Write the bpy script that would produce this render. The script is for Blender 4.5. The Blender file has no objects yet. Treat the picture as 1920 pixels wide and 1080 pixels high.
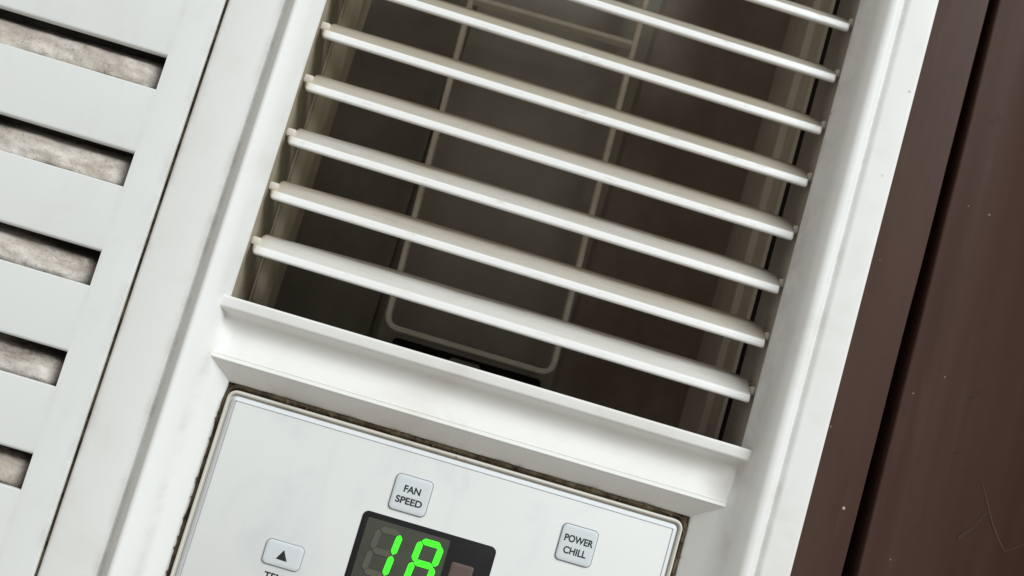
import bpy, bmesh, math, random
from mathutils import Vector, Matrix, noise
random.seed(4)
scene = bpy.context.scene
C = scene.collection
MM = 0.001

# ------------------------------------------------------------------ camera
cam_d = bpy.data.cameras.new('camera')
cam = bpy.data.objects.new('camera', cam_d); C.objects.link(cam)
roll, pitch, yaw = math.radians(16.412), math.radians(6.539), math.radians(1.178)
fw = Vector((math.sin(yaw)*math.cos(pitch), math.cos(yaw)*math.cos(pitch), math.sin(pitch)))
r0 = Vector((math.cos(yaw), -math.sin(yaw), 0)); u0 = r0.cross(fw)
cr = math.cos(roll)*r0 + math.sin(roll)*u0
cu = -math.sin(roll)*r0 + math.cos(roll)*u0
DIST = 2200/6.8*MM
m = Matrix((cr, cu, -fw)).transposed().to_4x4(); m.translation = -fw*DIST
cam.matrix_world = m
cam_d.sensor_width = 36; cam_d.lens = 36*2200/1920
cam_d.clip_start = 0.01; cam_d.clip_end = 50
cam_d.dof.use_dof = True; cam_d.dof.focus_distance = DIST+0.004; cam_d.dof.aperture_fstop = 22
scene.camera = cam

# ------------------------------------------------------------------ light: a soft lit room, brighter from the upper right
W = bpy.data.worlds.new('World'); scene.world = W; W.use_nodes = True
bg = W.node_tree.nodes['Background']
bg.inputs[0].default_value = (1.0, 0.955, 0.885, 1); bg.inputs[1].default_value = 0.37
def area(name, loc, tgt, size, power, col):
    d = bpy.data.lights.new(name, 'AREA'); d.shape = 'SQUARE'; d.size = size; d.energy = power; d.color = col
    o = bpy.data.objects.new(name, d); C.objects.link(o); o.location = loc
    o.rotation_euler = (Vector(tgt)-Vector(loc)).to_track_quat('-Z', 'Y').to_euler(); return o
area('room_light', (1.65, -2.05, 2.0), (0, 0, 0), 1.65, 109.0, (0.935, 0.985, 1.0))
vs = scene.view_settings
vs.view_transform = 'Standard'; vs.look = 'None'; vs.exposure = 0; vs.gamma = 1

# ------------------------------------------------------------------ materials
def N(nt, t, **kw):
    n = nt.nodes.new(t)
    for k, v in kw.items(): setattr(n, k, v)
    return n
def mat(name, rough=0.4, spec=0.5):
    mt = bpy.data.materials.new(name); mt.use_nodes = True
    b = mt.node_tree.nodes['Principled BSDF']
    b.inputs['Roughness'].default_value = rough; b.inputs['Specular IOR Level'].default_value = spec
    return mt, mt.node_tree, b
def noise_tex(nt, vec, scale, detail=3, rough=0.55, dist=0.0):
    n = N(nt, 'ShaderNodeTexNoise'); n.inputs['Scale'].default_value = scale; n.inputs['Detail'].default_value = detail
    n.inputs['Roughness'].default_value = rough; n.inputs['Distortion'].default_value = dist
    nt.links.new(vec, n.inputs['Vector']); return n.outputs[0]
def rng(nt, val, a, b, c=0.0, d=1.0):
    n = N(nt, 'ShaderNodeMapRange'); n.interpolation_type = 'SMOOTHSTEP'
    for i, x in zip((1, 2, 3, 4), (a, b, c, d)): n.inputs[i].default_value = x
    nt.links.new(val, n.inputs[0]); return n.outputs[0]
def mix(nt, fac, a, b):
    n = N(nt, 'ShaderNodeMix', data_type='RGBA')
    if isinstance(fac, float): n.inputs[0].default_value = fac
    else: nt.links.new(fac, n.inputs[0])
    for i, x in ((6, a), (7, b)):
        if isinstance(x, tuple): n.inputs[i].default_value = (*x, 1)
        else: nt.links.new(x, n.inputs[i])
    return n.outputs[2]
def mul(nt, a, b, op='MULTIPLY'):
    n = N(nt, 'ShaderNodeMath', operation=op)
    for i, x in ((0, a), (1, b)):
        if isinstance(x, (int, float)): n.inputs[i].default_value = x
        else: nt.links.new(x, n.inputs[i])
    return n.outputs[0]
def coords(nt, scale=(1, 1, 1), per_object=False):
    t = N(nt, 'ShaderNodeTexCoord'); mp = N(nt, 'ShaderNodeMapping'); mp.inputs['Scale'].default_value = scale
    nt.links.new(t.outputs['Object'], mp.inputs['Vector'])
    if per_object:
        oi = N(nt, 'ShaderNodeObjectInfo'); cx = N(nt, 'ShaderNodeCombineXYZ')
        nt.links.new(mul(nt, oi.outputs['Random'], 7.0), cx.inputs[0]); nt.links.new(mul(nt, oi.outputs['Random'], 3.0), cx.inputs[2])
        nt.links.new(cx.outputs[0], mp.inputs['Location'])
    return mp.outputs[0], t.outputs['Object']
def bump(nt, b, h, dist, strength=1.0):
    n = N(nt, 'ShaderNodeBump'); n.inputs['Distance'].default_value = dist; n.inputs['Strength'].default_value = strength
    nt.links.new(h, n.inputs['Height']); nt.links.new(n.outputs[0], b.inputs['Normal'])

def white_plastic(name, base=(0.80, 0.825, 0.815), smudge=(0.60, 0.58, 0.54), amount=0.24, specks=True, rough=0.48, lines=()):
    mt, nt, b = mat(name, rough, 0.3)
    v, _ = coords(nt)
    c = mix(nt, mul(nt, rng(nt, noise_tex(nt, v, 38, 5, 0.6, 0.6), 0.50, 0.78), amount), base, smudge)
    c = mix(nt, mul(nt, rng(nt, noise_tex(nt, v, 14, 3), 0.35, 0.75), 0.12), c, (0.72, 0.71, 0.68))
    vst, _ = coords(nt, (1.0, 1, 0.15))
    c = mix(nt, mul(nt, rng(nt, noise_tex(nt, vst, 75, 5, 0.65, 0.4), 0.56, 0.76), amount*0.5), c, smudge)
    if lines:   # grime that settled along the joints
        sp = N(nt, 'ShaderNodeSeparateXYZ'); nt.links.new(v, sp.inputs[0]); patch = rng(nt, noise_tex(nt, v, 90, 5, 0.65, 0.2), 0.38, 0.75)
        for lx, lw, la in lines:
            d = mul(nt, mul(nt, sp.outputs[0], lx*MM, 'SUBTRACT'), 0, 'ADD'); d = mul(nt, d, 0, 'ABSOLUTE')
            c = mix(nt, mul(nt, mul(nt, rng(nt, d, 0, lw*MM, 1, 0), patch), la), c, (0.30, 0.24, 0.165))
    if specks:
        vo = N(nt, 'ShaderNodeTexVoronoi'); vo.inputs['Scale'].default_value = 75; nt.links.new(v, vo.inputs['Vector'])
        d = rng(nt, vo.outputs['Distance'], 0.018, 0.045, 1, 0)
        gate = rng(nt, noise_tex(nt, v, 30, 2), 0.51, 0.59)
        c = mix(nt, mul(nt, mul(nt, d, gate), 0.65), c, (0.16, 0.11, 0.07))
    nt.links.new(c, b.inputs['Base Color'])
    nt.links.new(rng(nt, noise_tex(nt, v, 60, 4), 0.3, 0.8, rough-0.05, rough+0.16), b.inputs['Roughness'])
    bump(nt, b, noise_tex(nt, v, 900, 2), 0.00004, 0.5)
    return mt
M = {}
M['plastic'] = white_plastic('white_plastic', lines=((-99.5, 3.0, 0.28), (-109.8, 1.6, 0.15)))
M['bezel'] = white_plastic('bezel_plastic', (0.82, 0.83, 0.815), (0.58, 0.54, 0.48), 0.26, lines=((-99.2, 3.5, 0.30), (-84.2, 2.2, 0.26), (86.0, 1.6, 0.22), (-74.5, 2.0, 0.22), (76.0, 2.5, 0.30)))
M['sill'] = white_plastic('sill_plastic', (0.80, 0.80, 0.775), (0.60, 0.56, 0.50), 0.35)
M['panel'] = white_plastic('panel_film', (0.745, 0.765, 0.755), (0.55, 0.60, 0.65), 0.5, False, 0.36)
M['film_edge'] = white_plastic('film_edge', (0.74, 0.77, 0.80), (0.5, 0.52, 0.56), 0.25, False, 0.3)
M['button'] = white_plastic('button_rubber', (0.70, 0.755, 0.785), (0.6, 0.66, 0.7), 0.3, False, 0.28)
M['outline'] = white_plastic('button_crease', (0.26, 0.28, 0.31), (0.45, 0.47, 0.5), 0.6, False, 0.5)
M['rim'] = white_plastic('aged_rim', (0.66, 0.635, 0.57), (0.36, 0.30, 0.22), 0.6, True, 0.42)

mt, nt, b = mat('dusty_slat_plastic', 0.34); M['slat'] = mt
v, raw = coords(nt, (1, 1, 1), True); vs_, _ = coords(nt, (0.22, 1, 1), True)
sx = N(nt, 'ShaderNodeSeparateXYZ'); nt.links.new(raw, sx.inputs[0])
n1 = noise_tex(nt, vs_, 150, 5, 0.65, 0.8); n2 = noise_tex(nt, v, 55, 4, 0.6, 0.4)
depth = rng(nt, mul(nt, sx.outputs['Y'], mul(nt, mul(nt, n1, 0.5, 'SUBTRACT'), 0.014), 'ADD'), 0.0022, 0.0090)
oi = N(nt, 'ShaderNodeObjectInfo')
sc_ = N(nt, 'ShaderNodeSeparateColor'); nt.links.new(oi.outputs['Color'], sc_.inputs[0]); lvl = sc_.outputs[0]   # how dusty each slat is
dust = mul(nt, mul(nt, depth, rng(nt, n2, 0.30, 0.62, 0.5, 1.0)), lvl)
c = mix(nt, mul(nt, dust, 0.95), mix(nt, mul(nt, lvl, rng(nt, sx.outputs['Y'], 0.0004, 0.0011)), (0.86, 0.865, 0.85), (0.49, 0.445, 0.365)), (0.36, 0.31, 0.235))
c = mix(nt, mul(nt, rng(nt, noise_tex(nt, vs_, 420, 4, 0.7), 0.55, 0.75), mul(nt, lvl, 0.65)), c, (0.42, 0.355, 0.265))
c = mix(nt, mul(nt, rng(nt, mul(nt, sx.outputs['Y'], mul(nt, mul(nt, noise_tex(nt, vs_, 260, 4, 0.7), 0.5, 'SUBTRACT'), 0.006), 'ADD'), 0.0078, 0.0102), 0.75), c, (0.20, 0.155, 0.10))
ends = rng(nt, mul(nt, mul(nt, sx.outputs['X'], 0.0, 'ADD'), 1.0), -0.0735, -0.0690, 1, 0)
c = mix(nt, mul(nt, ends, 0.45), c, (0.52, 0.41, 0.25))
nt.links.new(c, b.inputs['Base Color'])
nt.links.new(rng(nt, dust, 0, 1, 0.26, 0.7), b.inputs['Roughness'])
bump(nt, b, noise_tex(nt, v, 700, 3), 0.00006, 0.5)

def grime(name, a, bb, scale=500, rough=0.9):
    mt, nt, b = mat(name, rough, 0.15); v, _ = coords(nt)
    nt.links.new(mix(nt, rng(nt, noise_tex(nt, v, scale, 5, 0.7), 0.35, 0.7), a, bb), b.inputs['Base Color'])
    bump(nt, b, noise_tex(nt, v, scale*2, 4), 0.0002, 0.6); return mt
M['grime'] = grime('packed_grime', (0.04, 0.029, 0.018), (0.15, 0.115, 0.075), 220)
M['seam'] = grime('seam_grime', (0.03, 0.022, 0.014), (0.16, 0.115, 0.06), 300)
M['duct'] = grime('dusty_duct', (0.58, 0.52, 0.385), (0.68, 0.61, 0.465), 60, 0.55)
M['wall'] = grime('darkened_dusty_wall', (0.32, 0.28, 0.20), (0.41, 0.36, 0.265), 80, 0.6)
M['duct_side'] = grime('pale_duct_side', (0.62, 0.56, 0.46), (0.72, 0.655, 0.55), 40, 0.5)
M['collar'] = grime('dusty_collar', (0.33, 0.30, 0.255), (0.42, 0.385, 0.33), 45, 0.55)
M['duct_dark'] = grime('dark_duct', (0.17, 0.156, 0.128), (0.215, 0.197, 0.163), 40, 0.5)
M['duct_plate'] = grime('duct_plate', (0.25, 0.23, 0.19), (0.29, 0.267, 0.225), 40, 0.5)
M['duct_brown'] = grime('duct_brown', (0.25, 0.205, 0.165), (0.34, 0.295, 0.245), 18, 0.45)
M['guard'] = grime('guard_plastic', (0.70, 0.645, 0.53), (0.80, 0.74, 0.62), 90, 0.55)
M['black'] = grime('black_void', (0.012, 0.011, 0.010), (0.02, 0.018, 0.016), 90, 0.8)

mt, nt, b = mat('filter_lint', 0.95, 0.1); M['lint'] = mt
v, _ = coords(nt); vx, _ = coords(nt, (0.6, 1, 1.3))
c = mix(nt, rng(nt, noise_tex(nt, vx, 95, 6, 0.7, 0.0), 0.36, 0.64), (0.57, 0.51, 0.44), (0.80, 0.755, 0.695))
c = mix(nt, mul(nt, rng(nt, noise_tex(nt, v, 1000, 6, 0.8, 0.0), 0.50, 0.70), 0.6), c, (0.24, 0.20, 0.16))
at = N(nt, 'ShaderNodeAttribute'); at.attribute_name = 'mould_shade'
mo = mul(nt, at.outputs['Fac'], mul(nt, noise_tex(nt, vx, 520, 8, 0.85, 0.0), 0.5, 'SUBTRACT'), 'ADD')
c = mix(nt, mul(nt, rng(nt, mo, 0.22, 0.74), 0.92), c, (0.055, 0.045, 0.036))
nt.links.new(c, b.inputs['Base Color'])
bump(nt, b, noise_tex(nt, vx, 1500, 6, 0.8, 0.3), 0.00035, 0.8)
M['lint_dark'] = grime('filter_shadow_cloth', (0.05, 0.043, 0.037), (0.10, 0.09, 0.078), 200)

def plain(name, col, rough=0.4, em=None, es=1.0, spec=0.5):
    mt, nt, b = mat(name, rough, spec); v, _ = coords(nt)
    nt.links.new(mix(nt, rng(nt, noise_tex(nt, v, 120, 3), 0.3, 0.7), col, tuple(x*0.88 for x in col)), b.inputs['Base Color'])
    if em: b.inputs['Emission Color'].default_value = (*em, 1); b.inputs['Emission Strength'].default_value = es
    return mt
M['ink'] = plain('black_print', (0.02, 0.022, 0.028), 0.5)
M['display'] = plain('smoked_window', (0.016, 0.016, 0.018), 0.2, spec=0.3)
M['digit_bed'] = plain('digit_bed', (0.066, 0.071, 0.055), 0.3)
M['unlit'] = plain('unlit_segment', (0.115, 0.118, 0.088), 0.3)
M['lit'] = plain('lit_segment', (0.02, 0.3, 0.01), 0.4, (0.045, 1.0, 0.02), 1.5)
M['indicator'] = plain('indicator_lens', (0.13, 0.088, 0.074), 0.5)

mt, nt, b = mat('brown_paint', 0.5, 0.13); M['paint'] = mt
v, _ = coords(nt); vz, _ = coords(nt, (1.0, 1, 0.12))
c = mix(nt, rng(nt, noise_tex(nt, vz, 26, 4, 0.6, 0.5), 0.30, 0.72), (0.078, 0.044, 0.034), (0.046, 0.021, 0.014))
c = mix(nt, mul(nt, rng(nt, noise_tex(nt, vz, 120, 4, 0.6), 0.56, 0.76), 0.30), c, (0.10, 0.068, 0.054))
c = mix(nt, mul(nt, rng(nt, noise_tex(nt, v, 95, 5, 0.7, 1.2), 0.60, 0.74), 0.5), c, (0.03, 0.019, 0.016))
vo = N(nt, 'ShaderNodeTexVoronoi'); vo.inputs['Scale'].default_value = 110; nt.links.new(v, vo.inputs['Vector'])
c = mix(nt, mul(nt, mul(nt, rng(nt, vo.outputs['Distance'], 0.03, 0.065, 1, 0), rng(nt, noise_tex(nt, v, 23, 2), 0.47, 0.53)), 0.85), c, (0.55, 0.5, 0.46))
nt.links.new(c, b.inputs['Base Color'])
nt.links.new(rng(nt, noise_tex(nt, vz, 40, 5), 0.3, 0.75, 0.42, 0.62), b.inputs['Roughness'])
bump(nt, b, noise_tex(nt, vz, 240, 4), 0.00012, 0.4)
M['scuff'] = plain('pale_scuff', (0.078, 0.050, 0.040), 0.7, spec=0.08)

# ------------------------------------------------------------------ mesh helpers (millimetres in, metres out)
def obj(name, bm, material, parent=None, loc=(0, 0, 0), angle=32):
    bmesh.ops.recalc_face_normals(bm, faces=bm.faces)
    me = bpy.data.meshes.new(name); bm.to_mesh(me); bm.free()
    me.transform(Matrix.Scale(MM, 4)); me.materials.append(material)
    for p in me.polygons: p.use_smooth = True
    me.set_sharp_from_angle(angle=math.radians(angle))
    o = bpy.data.objects.new(name, me); C.objects.link(o); o.parent = parent
    o.location = Vector(loc)*MM; return o
def loft(bm, secs, closed=False, caps=False):
    rows = [[bm.verts.new(p) for p in s] for s in secs]; n = len(rows[0])
    for a, b in zip(rows, rows[1:]):
        for i in range(n if closed else n-1):
            j = (i+1) % n; bm.faces.new((a[i], a[j], b[j], b[i]))
    if caps: bm.faces.new(rows[0]); bm.faces.new(rows[-1])
    return rows
def box(bm, x0, x1, y0, y1, z0, z1, bev=0.0, seg=2):
    r = bmesh.ops.create_cube(bm, size=1)
    vsx = r['verts']
    for q in vsx: q.co = Vector(((x0+x1)/2+q.co.x*(x1-x0), (y0+y1)/2+q.co.y*(y1-y0), (z0+z1)/2+q.co.z*(z1-z0)))
    if bev: bmesh.ops.bevel(bm, geom=list({e for q in vsx for e in q.link_edges}), offset=bev, segments=seg, profile=0.5, affect='EDGES')
def fillet(pts, rad, n=4, closed=False):
    out = []; L = len(pts)
    for i, p in enumerate(pts):
        r = rad[i] if isinstance(rad, (list, tuple)) else rad
        if r <= 0 or (not closed and i in (0, L-1)): out.append(tuple(p)); continue
        p = Vector(p); a = Vector(pts[i-1])-p; b = Vector(pts[(i+1) % L])-p
        r_ = min(r, a.length*0.48, b.length*0.48); a = p+a.normalized()*r_; b = p+b.normalized()*r_
        for k in range(n+1):
            t = k/n; out.append(tuple((1-t)**2*a+2*t*(1-t)*p+t*t*b))
    return out
def rrect(x0, x1, z0, z1, r, n=5):
    P = []
    for cx, cz, a0 in ((x1-r, z1-r, 0), (x0+r, z1-r, 90), (x0+r, z0+r, 180), (x1-r, z0+r, 270)):
        for k in range(n+1):
            a = math.radians(a0+90*k/n); P.append((cx+r*math.cos(a), cz+r*math.sin(a)))
    return P
def plate(bm, rect, r, levels, cap=True):
    """rounded plate: levels = list of (inset, y) from the back to the front"""
    x0, x1, z0, z1 = rect
    rows = loft(bm, [[(x, y, z) for x, z in rrect(x0+i, x1-i, z0+i, z1-i, max(r-i, 0.15))] for i, y in levels], closed=True)
    if cap: bm.faces.new(rows[-1])
def thing(name, label, cat):
    o = bpy.data.objects.new(name, None); C.objects.link(o); o.empty_display_size = 0.02
    o['label'] = label; o['category'] = cat; return o

ZB, ZT = -150.0, 172.0
# ================================================================== the air conditioner
ac = thing('air_conditioner', 'white window air conditioner with slotted grille, angled louvre slats and green digital display', 'air conditioner')

# ---- bezel: side mouldings with a proud ridge, chamfered in to the outlet above and to the panel recess below
def side_profile(s, z):
    """s=+1 right, -1 left"""
    f = min(max((z+41.4)/12.5, 0), 1); f = f*f*(3-2*f)
    def L(a, b): return (a[0]+(b[0]-a[0])*f, a[1]+(b[1]-a[1])*f)
    if s > 0:
        outer = [(95.0, 40), (95.0, 0.0), (86.6, 0.0), (85.5, 1.7), (83.1, -3.2), (80.9, -3.2), (78.3, -0.6)]
        rec = [(74.3, 4.7), (66.6, 10.4), (66.6, 17)]; out = [(75.4, 7.6), (75.0, 9.4), (75.4, 10.5)]
    else:
        outer = [(-98.8, 12), (-98.8, 0.0), (-84.0, 0.0), (-83.75, 2.0), (-80.5, -3.2), (-79.3, -3.2), (-77.0, -0.4)]
        rec = [(-74.3, 4.7), (-68.2, 10.4), (-68.2, 17)]; out = [(-74.4, 6.6), (-74.2, 7.6), (-74.8, 8.6)]
    pts = outer+[L(a, b) for a, b in zip(rec, out)]
    rad = [0, 1.1, 0.9 if s > 0 else 0.25, 0.8 if s > 0 else 0.2, 0.9, 1.4, 3.5, 2.6, 0.5, 0]
    if s < 0: rad[4] = 1.0
    return [(x, y, z) for x, y in fillet(pts, rad)]
bm = bmesh.new()
for s in (1, -1):
    loft(bm, [side_profile(s, z) for z in [ZB]+[-41.4+12.5*k/14 for k in range(15)]+[ZT]])
# top header of the outlet
loft(bm, [[(x, y, z) for y, z in ((0, ZT), (0, 159), (-1, 158), (8, 154), (36, 154))] for x in (-79, 80)])
bezel = obj('bezel', bm, M['bezel'], ac)

# ---- sill under the outlet: thin lip, cove, ridge, slope down to the control panel
prof = [(16, -24.6), (4.0, -23.9), (3.4, -24.3), (3.4, -27.0), (4.0, -27.5), (7.4, -28.6), (9.0, -32.0), (8.2, -36.0), (6.4, -39.3), (5.75, -39.85), (6.0, -40.1), (5.1, -40.5), (4.6, -41.0), (5.2, -41.4), (10.6, -46.6), (16, -46.8)]
prof = fillet(prof, [0, .3, .35, .5, .6, 1.6, 2.4, 2.4, .5, .12, .12, .3, .3, .4, .5, 0], 5)
bm = bmesh.new()
xs = [-75.9, -75.2, -74.4, -73.2, -72.0, -70.5, 62, 64, 66, 68, 69.5, 71, 72.2, 73.4, 74.4, 75.4, 76.2, 77.0]
def sill_y(x, y, z):   # the cove fills in softly where it runs into the side mouldings
    e = max(0.0, (x-66)/8.4) if x > 0 else max(0.0, (-69.5-x)/4.8)
    if -41 < z < -27.6 and y > 4.6: f = min(max((z+41.4)/12.5, 0), 1); yt = 4.75+2.9*f*f*(3-2*f); y += (max(yt, 4.75)-y)*min(1, e)**2*min(1, (-27.6-z)/2.5)
    return y
loft(bm, [[(x, sill_y(x, y, z), z) for y, z in prof] for x in xs], caps=False)
for x, f in ((-75.9, 0), (77.0, 1)):   # end caps of the lip
    vsx = [bm.verts.new((x, y, z)) for y, z in ((16, -24.6), (4.0, -23.95), (3.4, -24.3), (3.4, -27.0), (4.0, -27.5), (7, -28.6), (16, -28.6))]
    bm.faces.new(vsx)
obj('outlet_sill', bm, M['sill'], ac)

# ---- front grille left of the seam, with long slots over the air filter
SX0, SX1 = -226.0, -109.8
slots = [(34.5+28.45*k, 24.75+28.45*k) for k in range(4, -5, -1)]
edges = [(165.0, slots[0][0])]+[(slots[i][1], slots[i+1][0]) for i in range(len(slots)-1)]+[(slots[-1][1], -160.0)]
bm = bmesh.new()
pr = fillet([(SX1, 2.2), (SX1, 0), (-99.75, 0), (-99.75, 9)], [0, 0, 0.45, 0], 3)
loft(bm, [[(x, y, z) for x, y in pr] for z in (-160, 165)])
grille = obj('front_grille', bm, M['plastic'], ac)
bm = bmesh.new(); loft(bm, [[(x, y, z) for x, y in ((-236, 9), (-236, 0), (SX0, 0), (SX0, 2.2))] for z in (-160, 165)]); obj('grille_stile', bm, M['plastic'], grille)
for zt, zb in edges:
    p = fillet([(2.2, zt), (0.0, zt), (0.0, zb), (2.2, zb)], [0, 0.35, 2.6, 0], 6)
    bm = bmesh.new(); loft(bm, [[(x, y, z) for y, z in p] for x in (SX0, SX1)]); obj('grille_bar', bm, M['plastic'], grille)
bm = bmesh.new(); box(bm, -234, -101, 15, 17, -158, 163); obj('filter_backing', bm, M['lint_dark'], ac)
def lint(zt, zb, seed):
    """a cushion of grey lint pressed up behind one slot"""
    bm = bmesh.new(); nx, nz = 150, 22; rows = []
    for i in range(nx+1):
        x = SX0+1+(SX1+1.5-SX0-1)*i/nx; row = []
        for j in range(nz+1):
            t = j/nz; z = zb-2.0+(zt-zb+3.0)*t
            y = 3.5
            y += 11*max(0, (t-0.70)/0.30)**1.1+1.6*max(0, (0.24-t)/0.24)**1.5
            y += 7.0*max(0, (x-(SX1-5.0))/6.5)**1.8
            y += 0.9*noise.noise(Vector((x*0.11, z*0.2, seed)))+0.5*noise.noise(Vector((x*0.35, z*0.5, seed+9)))+0.22*noise.noise(Vector((x*1.1, z*1.4, seed+4)))
            row.append(bm.verts.new((x, max(y, 2.5), z)))
        rows.append(row)
    for a, b_ in zip(rows, rows[1:]):
        for j in range(nz): bm.faces.new((a[j], b_[j], b_[j+1], a[j+1]))
    return bm
for k, (zt, zb) in enumerate(slots):
    o = obj('filter_lint', lint(zt, zb, k*3.7), M['lint'], ac, angle=180)
    at_ = o.data.attributes.new('mould_shade', 'FLOAT', 'POINT')
    for i, q in enumerate(o.data.vertices):   # mould in patches, with slot shade painted in towards the upper edge
        x, z = q.co.x/MM, q.co.z/MM; t = (z-zb)/(zt-zb)
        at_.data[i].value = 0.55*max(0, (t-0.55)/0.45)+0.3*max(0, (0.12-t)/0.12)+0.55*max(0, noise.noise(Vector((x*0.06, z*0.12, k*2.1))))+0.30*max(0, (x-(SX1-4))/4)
bm = bmesh.new(); box(bm, -99.85, -98.7, 1.6, 4, -150, 150); obj('seam_grime', bm, M['seam'], ac)

# ---- cabinet behind the front
bm = bmesh.new()
box(bm, 92, 94.6, 12, 130, -150, 150); obj('cabinet_side', bm, M['bezel'], ac)
bm = bmesh.new(); box(bm, -236, -80, 20, 24, -160, 165); obj('cabinet_bulkhead', bm, M['duct_dark'], ac)

# ---- outlet duct
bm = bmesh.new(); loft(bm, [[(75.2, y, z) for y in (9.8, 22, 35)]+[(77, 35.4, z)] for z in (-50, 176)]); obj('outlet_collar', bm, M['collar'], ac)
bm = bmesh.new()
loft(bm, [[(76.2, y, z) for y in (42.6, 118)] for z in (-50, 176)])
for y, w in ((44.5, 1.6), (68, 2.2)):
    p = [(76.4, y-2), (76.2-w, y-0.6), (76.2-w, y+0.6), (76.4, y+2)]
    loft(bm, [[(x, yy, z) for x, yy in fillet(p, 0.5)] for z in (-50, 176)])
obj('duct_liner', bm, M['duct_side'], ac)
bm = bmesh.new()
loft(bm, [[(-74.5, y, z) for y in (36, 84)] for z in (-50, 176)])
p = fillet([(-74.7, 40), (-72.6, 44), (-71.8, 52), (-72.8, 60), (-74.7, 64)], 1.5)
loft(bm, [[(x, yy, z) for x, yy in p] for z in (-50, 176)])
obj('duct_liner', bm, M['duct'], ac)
bm = bmesh.new(); loft(bm, [[(-74.55, y, z) for y in (8.3, 20, 36)] for z in (-50, 176)]); obj('side_wall', bm, M['wall'], ac)  # front of the left liner, its dusty colour darkened to offset the lamp
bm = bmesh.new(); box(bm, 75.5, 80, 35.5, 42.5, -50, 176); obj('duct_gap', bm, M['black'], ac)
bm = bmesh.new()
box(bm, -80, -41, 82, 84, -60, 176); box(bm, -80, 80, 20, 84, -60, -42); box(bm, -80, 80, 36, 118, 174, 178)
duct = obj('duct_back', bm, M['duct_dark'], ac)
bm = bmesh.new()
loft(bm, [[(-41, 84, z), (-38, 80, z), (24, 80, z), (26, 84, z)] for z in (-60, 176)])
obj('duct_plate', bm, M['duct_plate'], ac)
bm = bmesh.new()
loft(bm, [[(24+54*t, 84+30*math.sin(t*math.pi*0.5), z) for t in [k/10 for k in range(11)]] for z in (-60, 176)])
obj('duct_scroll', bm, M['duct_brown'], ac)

# ---- rectangular guard hanging behind the louvres (flat ribbon bent to a frame)
def ribbon(bm, pts, w, y0, y1, closed=False):
    """ribbon of in-plane width w following pts (x, z)"""
    n = len(pts); L, R = [], []
    for i, p in enumerate(pts):
        a = Vector(pts[i-1] if (i or closed) else pts[i]); c_ = Vector(pts[(i+1) % n] if (i < n-1 or closed) else pts[i])
        d = (c_-a).normalized(); q = Vector((-d.y, d.x))*w/2; p = Vector(p); L.append(p+q); R.append(p-q)
    loft(bm, [[(l.x, y0+.4, l.y), (l.x*.8+r.x*.2, y0, l.y*.8+r.y*.2), (l.x*.2+r.x*.8, y0, l.y*.2+r.y*.8), (r.x, y0+.4, r.y), (r.x, y1, r.y), (l.x, y1, l.y)] for l, r in zip(L, R)], closed=True)
bm = bmesh.new()
ribbon(bm, fillet([(-42.8, 172), (-35.2, -16.2), (22.0, -16.2), (15.8, 172)], 4.5, 8), 1.9, 66, 72)
ribbon(bm, [(-39.0, 99.6), (17.6, 100.4)], 1.6, 66.3, 72)
obj('outlet_guard', bm, M['guard'], ac)
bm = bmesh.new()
box(bm, -32, 20, 73, 79, -22.5, -18.6, 1.6, 4); obj('guard_shadow', bm, M['black'], ac)  # added black box standing in for the shadow below the bottom bar
bm = bmesh.new(); box(bm, -12, -1, 69.5, 72.8, -23.0, -19.9, 1.4, 4); obj('guard_clip', bm, M['duct_plate'], ac)

# ---- louvre slats: aerofoil plates tilted up towards the back
TILT = math.radians(29)
def slat_section(x, chord):
    ct, st = math.cos(TILT), math.sin(TILT); yb, zb = chord*ct, chord*st
    pts = [(yb, zb+1.0), (yb*0.55, zb*0.53+1.25), (0.75, 1.25), (0.28, 0.95), (0.0, -0.75), (0.25, -1.15), (1.4, -1.35), (3.2, -0.5), (yb*0.6, zb*0.53-0.75), (yb+0.3, zb+0.2)]
    return [(x, y, z) for y, z in fillet(pts, 0.42, 3, closed=True)]
def make_slat():
    X0, X1 = -73.3, 74.6
    bm = bmesh.new(); secs = []
    ts = [0, .25, .6, 1.1, 1.8, 3, 6, 10, 16, 24, 34, 46, 60, 80, 100, 115, 125, 132, 136.5, 138.5, 140, 141.5, 143.5, 145, 146, 146.6, 147.0, 147.2]
    for t in ts:
        x = X0+t; u = min(1, t/40)
        ch = 10.6+2.5*(u*u*(3-2*u))
        e = X1-x
        if e < 7: ch -= 3.4*(1-e/7)**1.6
        k = 1.0
        for d in (t, e):
            if d < 1.1: k = min(k, math.sqrt(max(0, 1-(1-d/1.1)**2)))
        k = max(k, 0.55)
        s = slat_section(x, ch)
        c_ = Vector((x, 2.6, 1.1))
        secs.append([tuple(c_+(Vector(q)-c_)*k) for q in s])
    loft(bm, secs, closed=True, caps=True)
    o = obj('louvre_slat', bm, M['slat'], ac, angle=50)
    for s_, xa, xb in ((-1, -74.6, -71.9), (1, 74.0, 75.6)):
        bm = bmesh.new()
        box(bm, xa, xb, 2.4, 7.2, 1.5, 3.9, 0.5, 2)
        pin = obj('pivot_pin', bm, M['rim'], o)
    bm = bmesh.new(); box(bm, 71.0, 75.6, 7.6, 10.6, 4.4, 5.2, 0.3)
    obj('link_tab', bm, M['slat'], o)
    return o
slat = make_slat()
zs = [-9.9+16.22*k for k in range(10)]
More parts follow.
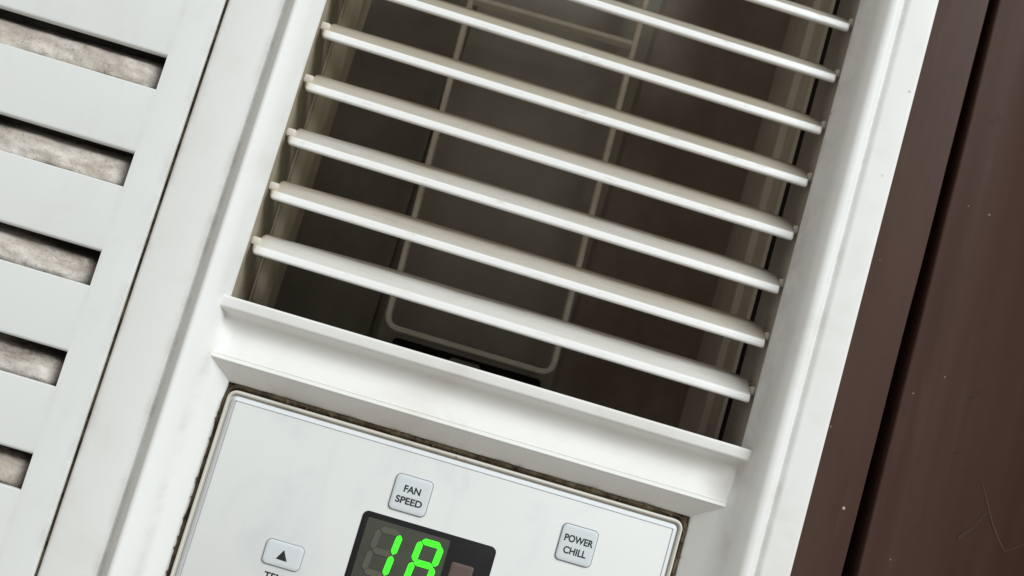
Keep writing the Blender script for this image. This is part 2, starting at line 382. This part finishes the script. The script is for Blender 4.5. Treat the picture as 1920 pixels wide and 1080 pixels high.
for k, z in enumerate(zs):
    if k == 0: o = slat
    else:
        o = slat.copy(); C.objects.link(o)
        for ch in [c_ for c_ in slat.children]:
            d = ch.copy(); C.objects.link(d); d.parent = o
    o.parent = ac; o.color = ((0.35, 0.75, 0.62, 0.8, 0.95, 1.0, 0.9, 0.8, 0.8, 0.8)[k], 0, 0, 1)
    o.location = Vector((0, 9.2, z+0.4+0.1*k))*MM
    o.rotation_euler = (math.radians(random.uniform(-1.2, 1.2)), 0.0054+0.00095*min(k, 5)+math.radians(random.uniform(-0.05, 0.05)), 0)

# ---- control panel
PX0, PX1, PZ0, PZ1 = -67.0, 64.9, -140.0, -48.2
bm = bmesh.new(); plate(bm, (PX0-1.8, PX1+2.2, PZ0-2, PZ1+2.2), 3.6, [(0, 14), (0, 11.6), (1.2, 11.4)]); obj('grime_channel', bm, M['seam'], ac)
bm = bmesh.new(); path = rrect(PX0-0.75, PX1+0.9, PZ0-0.75, PZ1+0.95, 3.2, 6); ring = []
for p, q in zip(path, path[1:]+path[:1]):
    n_ = max(1, int((Vector(q)-Vector(p)).length/0.6))
    for k in range(n_): ring.append(Vector(p).lerp(Vector(q), k/n_))
secs = []
for i, p in enumerate(ring):
    d = (ring[(i+1) % len(ring)]-ring[i-1]).normalized(); o_ = Vector((d.y, -d.x))
    f1 = noise.noise(Vector((p.x*0.12, 1, p.y*0.12))); f2 = noise.noise(Vector((p.x*0.9, 5, p.y*0.9))); f3 = noise.noise(Vector((p.x*0.5, 9, p.y*0.5)))
    w = 0.85+0.25*f1+0.2*f3; top = 9.9-0.6*f1-0.4*f2
    secs.append([(p.x+o_.x*t*w, yy, p.y+o_.y*t*w) for t, yy in ((-1.1, 11.6), (-0.8, top+0.5), (-0.2, top), (0.4, top+0.15), (0.9, top+0.8), (1.1, 11.6))])
secs.append(secs[0]); loft(bm, secs); obj('grime_bead', bm, M['grime'], ac)
# lumps of packed dirt in the channel
bm = bmesh.new()
def lump(x, z, r):
    g = bmesh.ops.create_icosphere(bm, subdivisions=1, radius=r)
    for q in g['verts']: q.co = Vector((x+q.co.x*random.uniform(.8, 1.6), 9.7+q.co.y, z+q.co.z*random.uniform(.8, 1.5)))
for k in range(60):
    s = random.random()
    if s < 0.5: lump(random.uniform(-60, 62), PZ1+random.uniform(0.5, 1.4), random.uniform(.2, .42))
    elif s < 0.8: lump(PX0-random.uniform(0.5, 1.3), random.uniform(-112, -51), random.uniform(.2, .42))
    else: lump(PX1+random.uniform(0.4, 1.4), random.uniform(-80, -50), random.uniform(.2, .42))
o = obj('grime_crumbs', bm, M['grime'], ac); o['kind'] = 'stuff'
bm = bmesh.new()
plate(bm, (PX0, PX1, PZ0, PZ1), 2.6, [(0, 12), (0, 8.6), (0.15, 8.15), (0.5, 7.95), (0.85, 8.15), (1.0, 9.3)])
panel = obj('control_panel', bm, M['rim'], ac)
bm = bmesh.new()
plate(bm, (PX0+1.35, PX1-1.35, PZ0+1.4, PZ1-1.4), 1.5, [(0, 9.4), (0.1, 8.8), (0.25, 8.65), (1.1, 7.80), (1.32, 7.76)], cap=False)
obj('film_edge', bm, M['film_edge'], panel)
bm = bmesh.new()
plate(bm, (PX0+2.72, PX1-2.72, PZ0+2.77, PZ1-2.77), 0.5, [(0, 8.3), (0, 7.98), (0.12, 7.92)])
obj('panel_film', bm, M['panel'], panel)

def text_mesh(name, body, xc, zc, width, cap, y, parent, material, bold=0.0):
    cu_ = bpy.data.curves.new(name, 'FONT'); cu_.body = body; cu_.align_x = 'CENTER'; cu_.size = 1; cu_.extrude = 0.01; cu_.offset = bold
    tmp = bpy.data.objects.new(name, cu_); C.objects.link(tmp)
    me = bpy.data.meshes.new_from_object(tmp.evaluated_get(bpy.context.evaluated_depsgraph_get()))
    bpy.data.objects.remove(tmp); bpy.data.curves.remove(cu_)
    xs_ = [q.co.x for q in me.vertices]; ys_ = [q.co.y for q in me.vertices]
    sx_ = width/(max(xs_)-min(xs_)); sy_ = cap/(max(ys_)-min(ys_)); mx = (max(xs_)+min(xs_))/2; my = (max(ys_)+min(ys_))/2
    for q in me.vertices:
        q.co = Vector((xc+(q.co.x-mx)*sx_, y-q.co.z*2, zc+(q.co.y-my)*sy_))*MM
    me.materials.append(material); me.name = name
    o = bpy.data.objects.new(name, me); C.objects.link(o); o.parent = parent; return o
bpy.context.view_layer.update()
def button(rect, label):
    bm = bmesh.new(); plate(bm, rect, 1.25, [(0, 7.9), (0.0, 7.6), (0.10, 7.42), (0.4, 7.32), (1.0, 7.30)])
    o = obj('button', bm, M['button'], ac); o['label'] = label
    x0, x1, z0, z1 = rect; e = 0.28
    bm = bmesh.new(); plate(bm, (x0-e, x1+e, z0-e, z1+e), 1.5, [(0, 7.93), (0.02, 7.82), (0.1, 7.8)]); obj('button_crease', bm, M['outline'], o)
    return o
bf = button((-15.6, -5.3, -67.2, -57.4), 'fan speed button with two lines of black lettering')
text_mesh('legend', 'FAN', -10.4, -60.9, 4.7, 1.95, 7.27, bf, M['ink'], 0.026); text_mesh('legend', 'SPEED', -10.5, -64.1, 7.5, 1.95, 7.27, bf, M['ink'], 0.026)
bp = button((32.5, 42.5, -67.7, -57.7), 'power chill button at the right of the panel')
text_mesh('legend', 'POWER', 37.7, -61.3, 8.2, 2.0, 7.27, bp, M['ink'], 0.026); text_mesh('legend', 'CHILL', 37.4, -64.6, 6.5, 2.0, 7.27, bp, M['ink'], 0.026)
bt = button((-44.4, -34.0, -90.7, -84.1), 'temperature button with a black up arrow')
bm = bmesh.new(); tri = [(-39.25, -86.0), (-37.7, -88.85), (-40.8, -88.75)]
loft(bm, [[(x, y, z) for x, z in tri] for y in (7.29, 7.24)], closed=True, caps=True); obj('up_arrow', bm, M['ink'], bt)
text_mesh('temperature_print', 'TEMP', -39.2, -93.8, 6.9, 2.0, 7.9, panel, M['ink'], 0.026)

# ---- display with two seven-segment digits: 18
bm = bmesh.new(); plate(bm, (-21.6, 16.6, -92.5, -69.5), 1.6, [(0, 7.95), (0, 7.8), (0.2, 7.7)])
disp = obj('display_window', bm, M['display'], ac)
bm = bmesh.new(); plate(bm, (-20.0, 3.7, -90.8, -71.0), 0.6, [(0, 7.72), (0.25, 7.66)]); obj('digit_bed', bm, M['digit_bed'], disp)
bm = bmesh.new(); plate(bm, (5.6, 12.0, -83.0, -76.3), 0.6, [(0, 7.72), (0.4, 7.6), (1, 7.56)]); obj('indicator_lens', bm, M['indicator'], disp)
def segment(p, q, w, lit, yy=7.5):
    p, q = Vector(p), Vector(q); d = (q-p).normalized(); n = Vector((-d.y, d.x)); h = w/2; g = 0.13
    p = p+d*g; q = q-d*g
    hexa = [p, p+d*h+n*h, q-d*h+n*h, q, q-d*h-n*h, p+d*h-n*h]
    hexa = fillet(hexa, 0.28, 2, closed=True)
    bm = bmesh.new(); loft(bm, [[(c_[0], y, c_[1]) for c_ in hexa] for y in (7.67, yy)], closed=True, caps=True)
    obj('segment', bm, M['lit'] if lit else M['unlit'], disp)
def digit(xc, zt, zb, w, lit, sl=0.095):
    zm = (zt+zb)/2
    def P(sx_, z): return (xc+sx_*w/2+(z-zm)*sl, z)
    S = {'a': (P(-1, zt), P(1, zt)), 'b': (P(1, zt), P(1, zm)), 'c': (P(1, zm), P(1, zb)), 'd': (P(-1, zb), P(1, zb)), 'e': (P(-1, zm), P(-1, zb)), 'f': (P(-1, zt), P(-1, zm)), 'g': (P(-1, zm), P(1, zm))}
    for k, (p, q) in S.items(): segment(p, q, 1.72, k in lit)
digit(-13.55, -73.3, -85.3, 5.9, 'bc')
digit(-1.75, -73.3, -85.3, 5.9, 'abcdefg')

# ================================================================== dark brown boards to the right
fr = thing('window_frame', 'dark brown painted timber boards with a black gap beside the air conditioner', 'window frame')
fr.location = Vector((115, 15, -180))*MM
def bl(x, y, z): return (x-115, y-15, z+180)
def board(xl0, xl1, xr0, xr1, y0, y1, extra=()):
    bm = bmesh.new()
    secs = []
    for k in range(25):
        t = k/24; z = -180+380*t; xl = xl0+(xl1-xl0)*t; xr = xr0+(xr1-xr0)*t
        wob = 0.25*noise.noise(Vector((z*0.03, xl0, 2)))
        p = fillet([(xl, y1), (xl+wob, y0), *extra, (xr+wob, extra[-1][1] if extra else y0), (xr, y1)], [0, 0.7]+[5]*len(extra)+[0.7, 0], 5)
        secs.append([bl(x, y, z) for x, y in p])
    loft(bm, secs, caps=True); return bm
obj('board', board(92, 92, 113.4, 114.8, 15, 34), M['paint'], fr)
obj('board', board(118.3, 116.9, 196, 196, 14.2, 34, ((131, 14.2), (196, -11))), M['paint'], fr)
bm = bmesh.new(); box(bm, -25, 80, 17, 19, 1, 378); obj('gap_backing', bm, M['black'], fr)

def board_y(x): return 14.2 if x < 127 else (14.2-(x-131)*0.3877 if x > 136 else 13.5-(x-127)*0.16)
def scratch(name, pts, w):
    bm = bmesh.new(); n = len(pts); rows = []
    for i, p in enumerate(pts):
        a = Vector(pts[max(i-1, 0)]); c_ = Vector(pts[min(i+1, n-1)]); d = (c_-a).normalized(); q = Vector((-d.y, d.x))*w*0.5*(0.25+math.sin(math.pi*(i+0.3)/n))
        rows.append([bl(p[0]+q.x, board_y(p[0])-0.03, p[1]+q.y), bl(p[0], board_y(p[0])-0.06, p[1]), bl(p[0]-q.x, board_y(p[0])-0.03, p[1]-q.y)])
    loft(bm, rows); obj(name, bm, M['scuff'], fr)
scratch('scuff', [(144.2, -14), (146.5, -19), (149.3, -25), (151.5, -28.6), (153.5, -31.2)], 0.45)
scratch('scuff', [(153.2, -31.0), (155.5, -29.4), (157.5, -27.6), (160.5, -25.2)], 0.35)
scratch('scuff', [(141.6, -31.4), (143.0, -29.6), (144.6, -27.4)], 1.3)
scratch('scuff', [(144.4, -27.6), (146.0, -24.0), (147.5, -21.5)], 0.5)
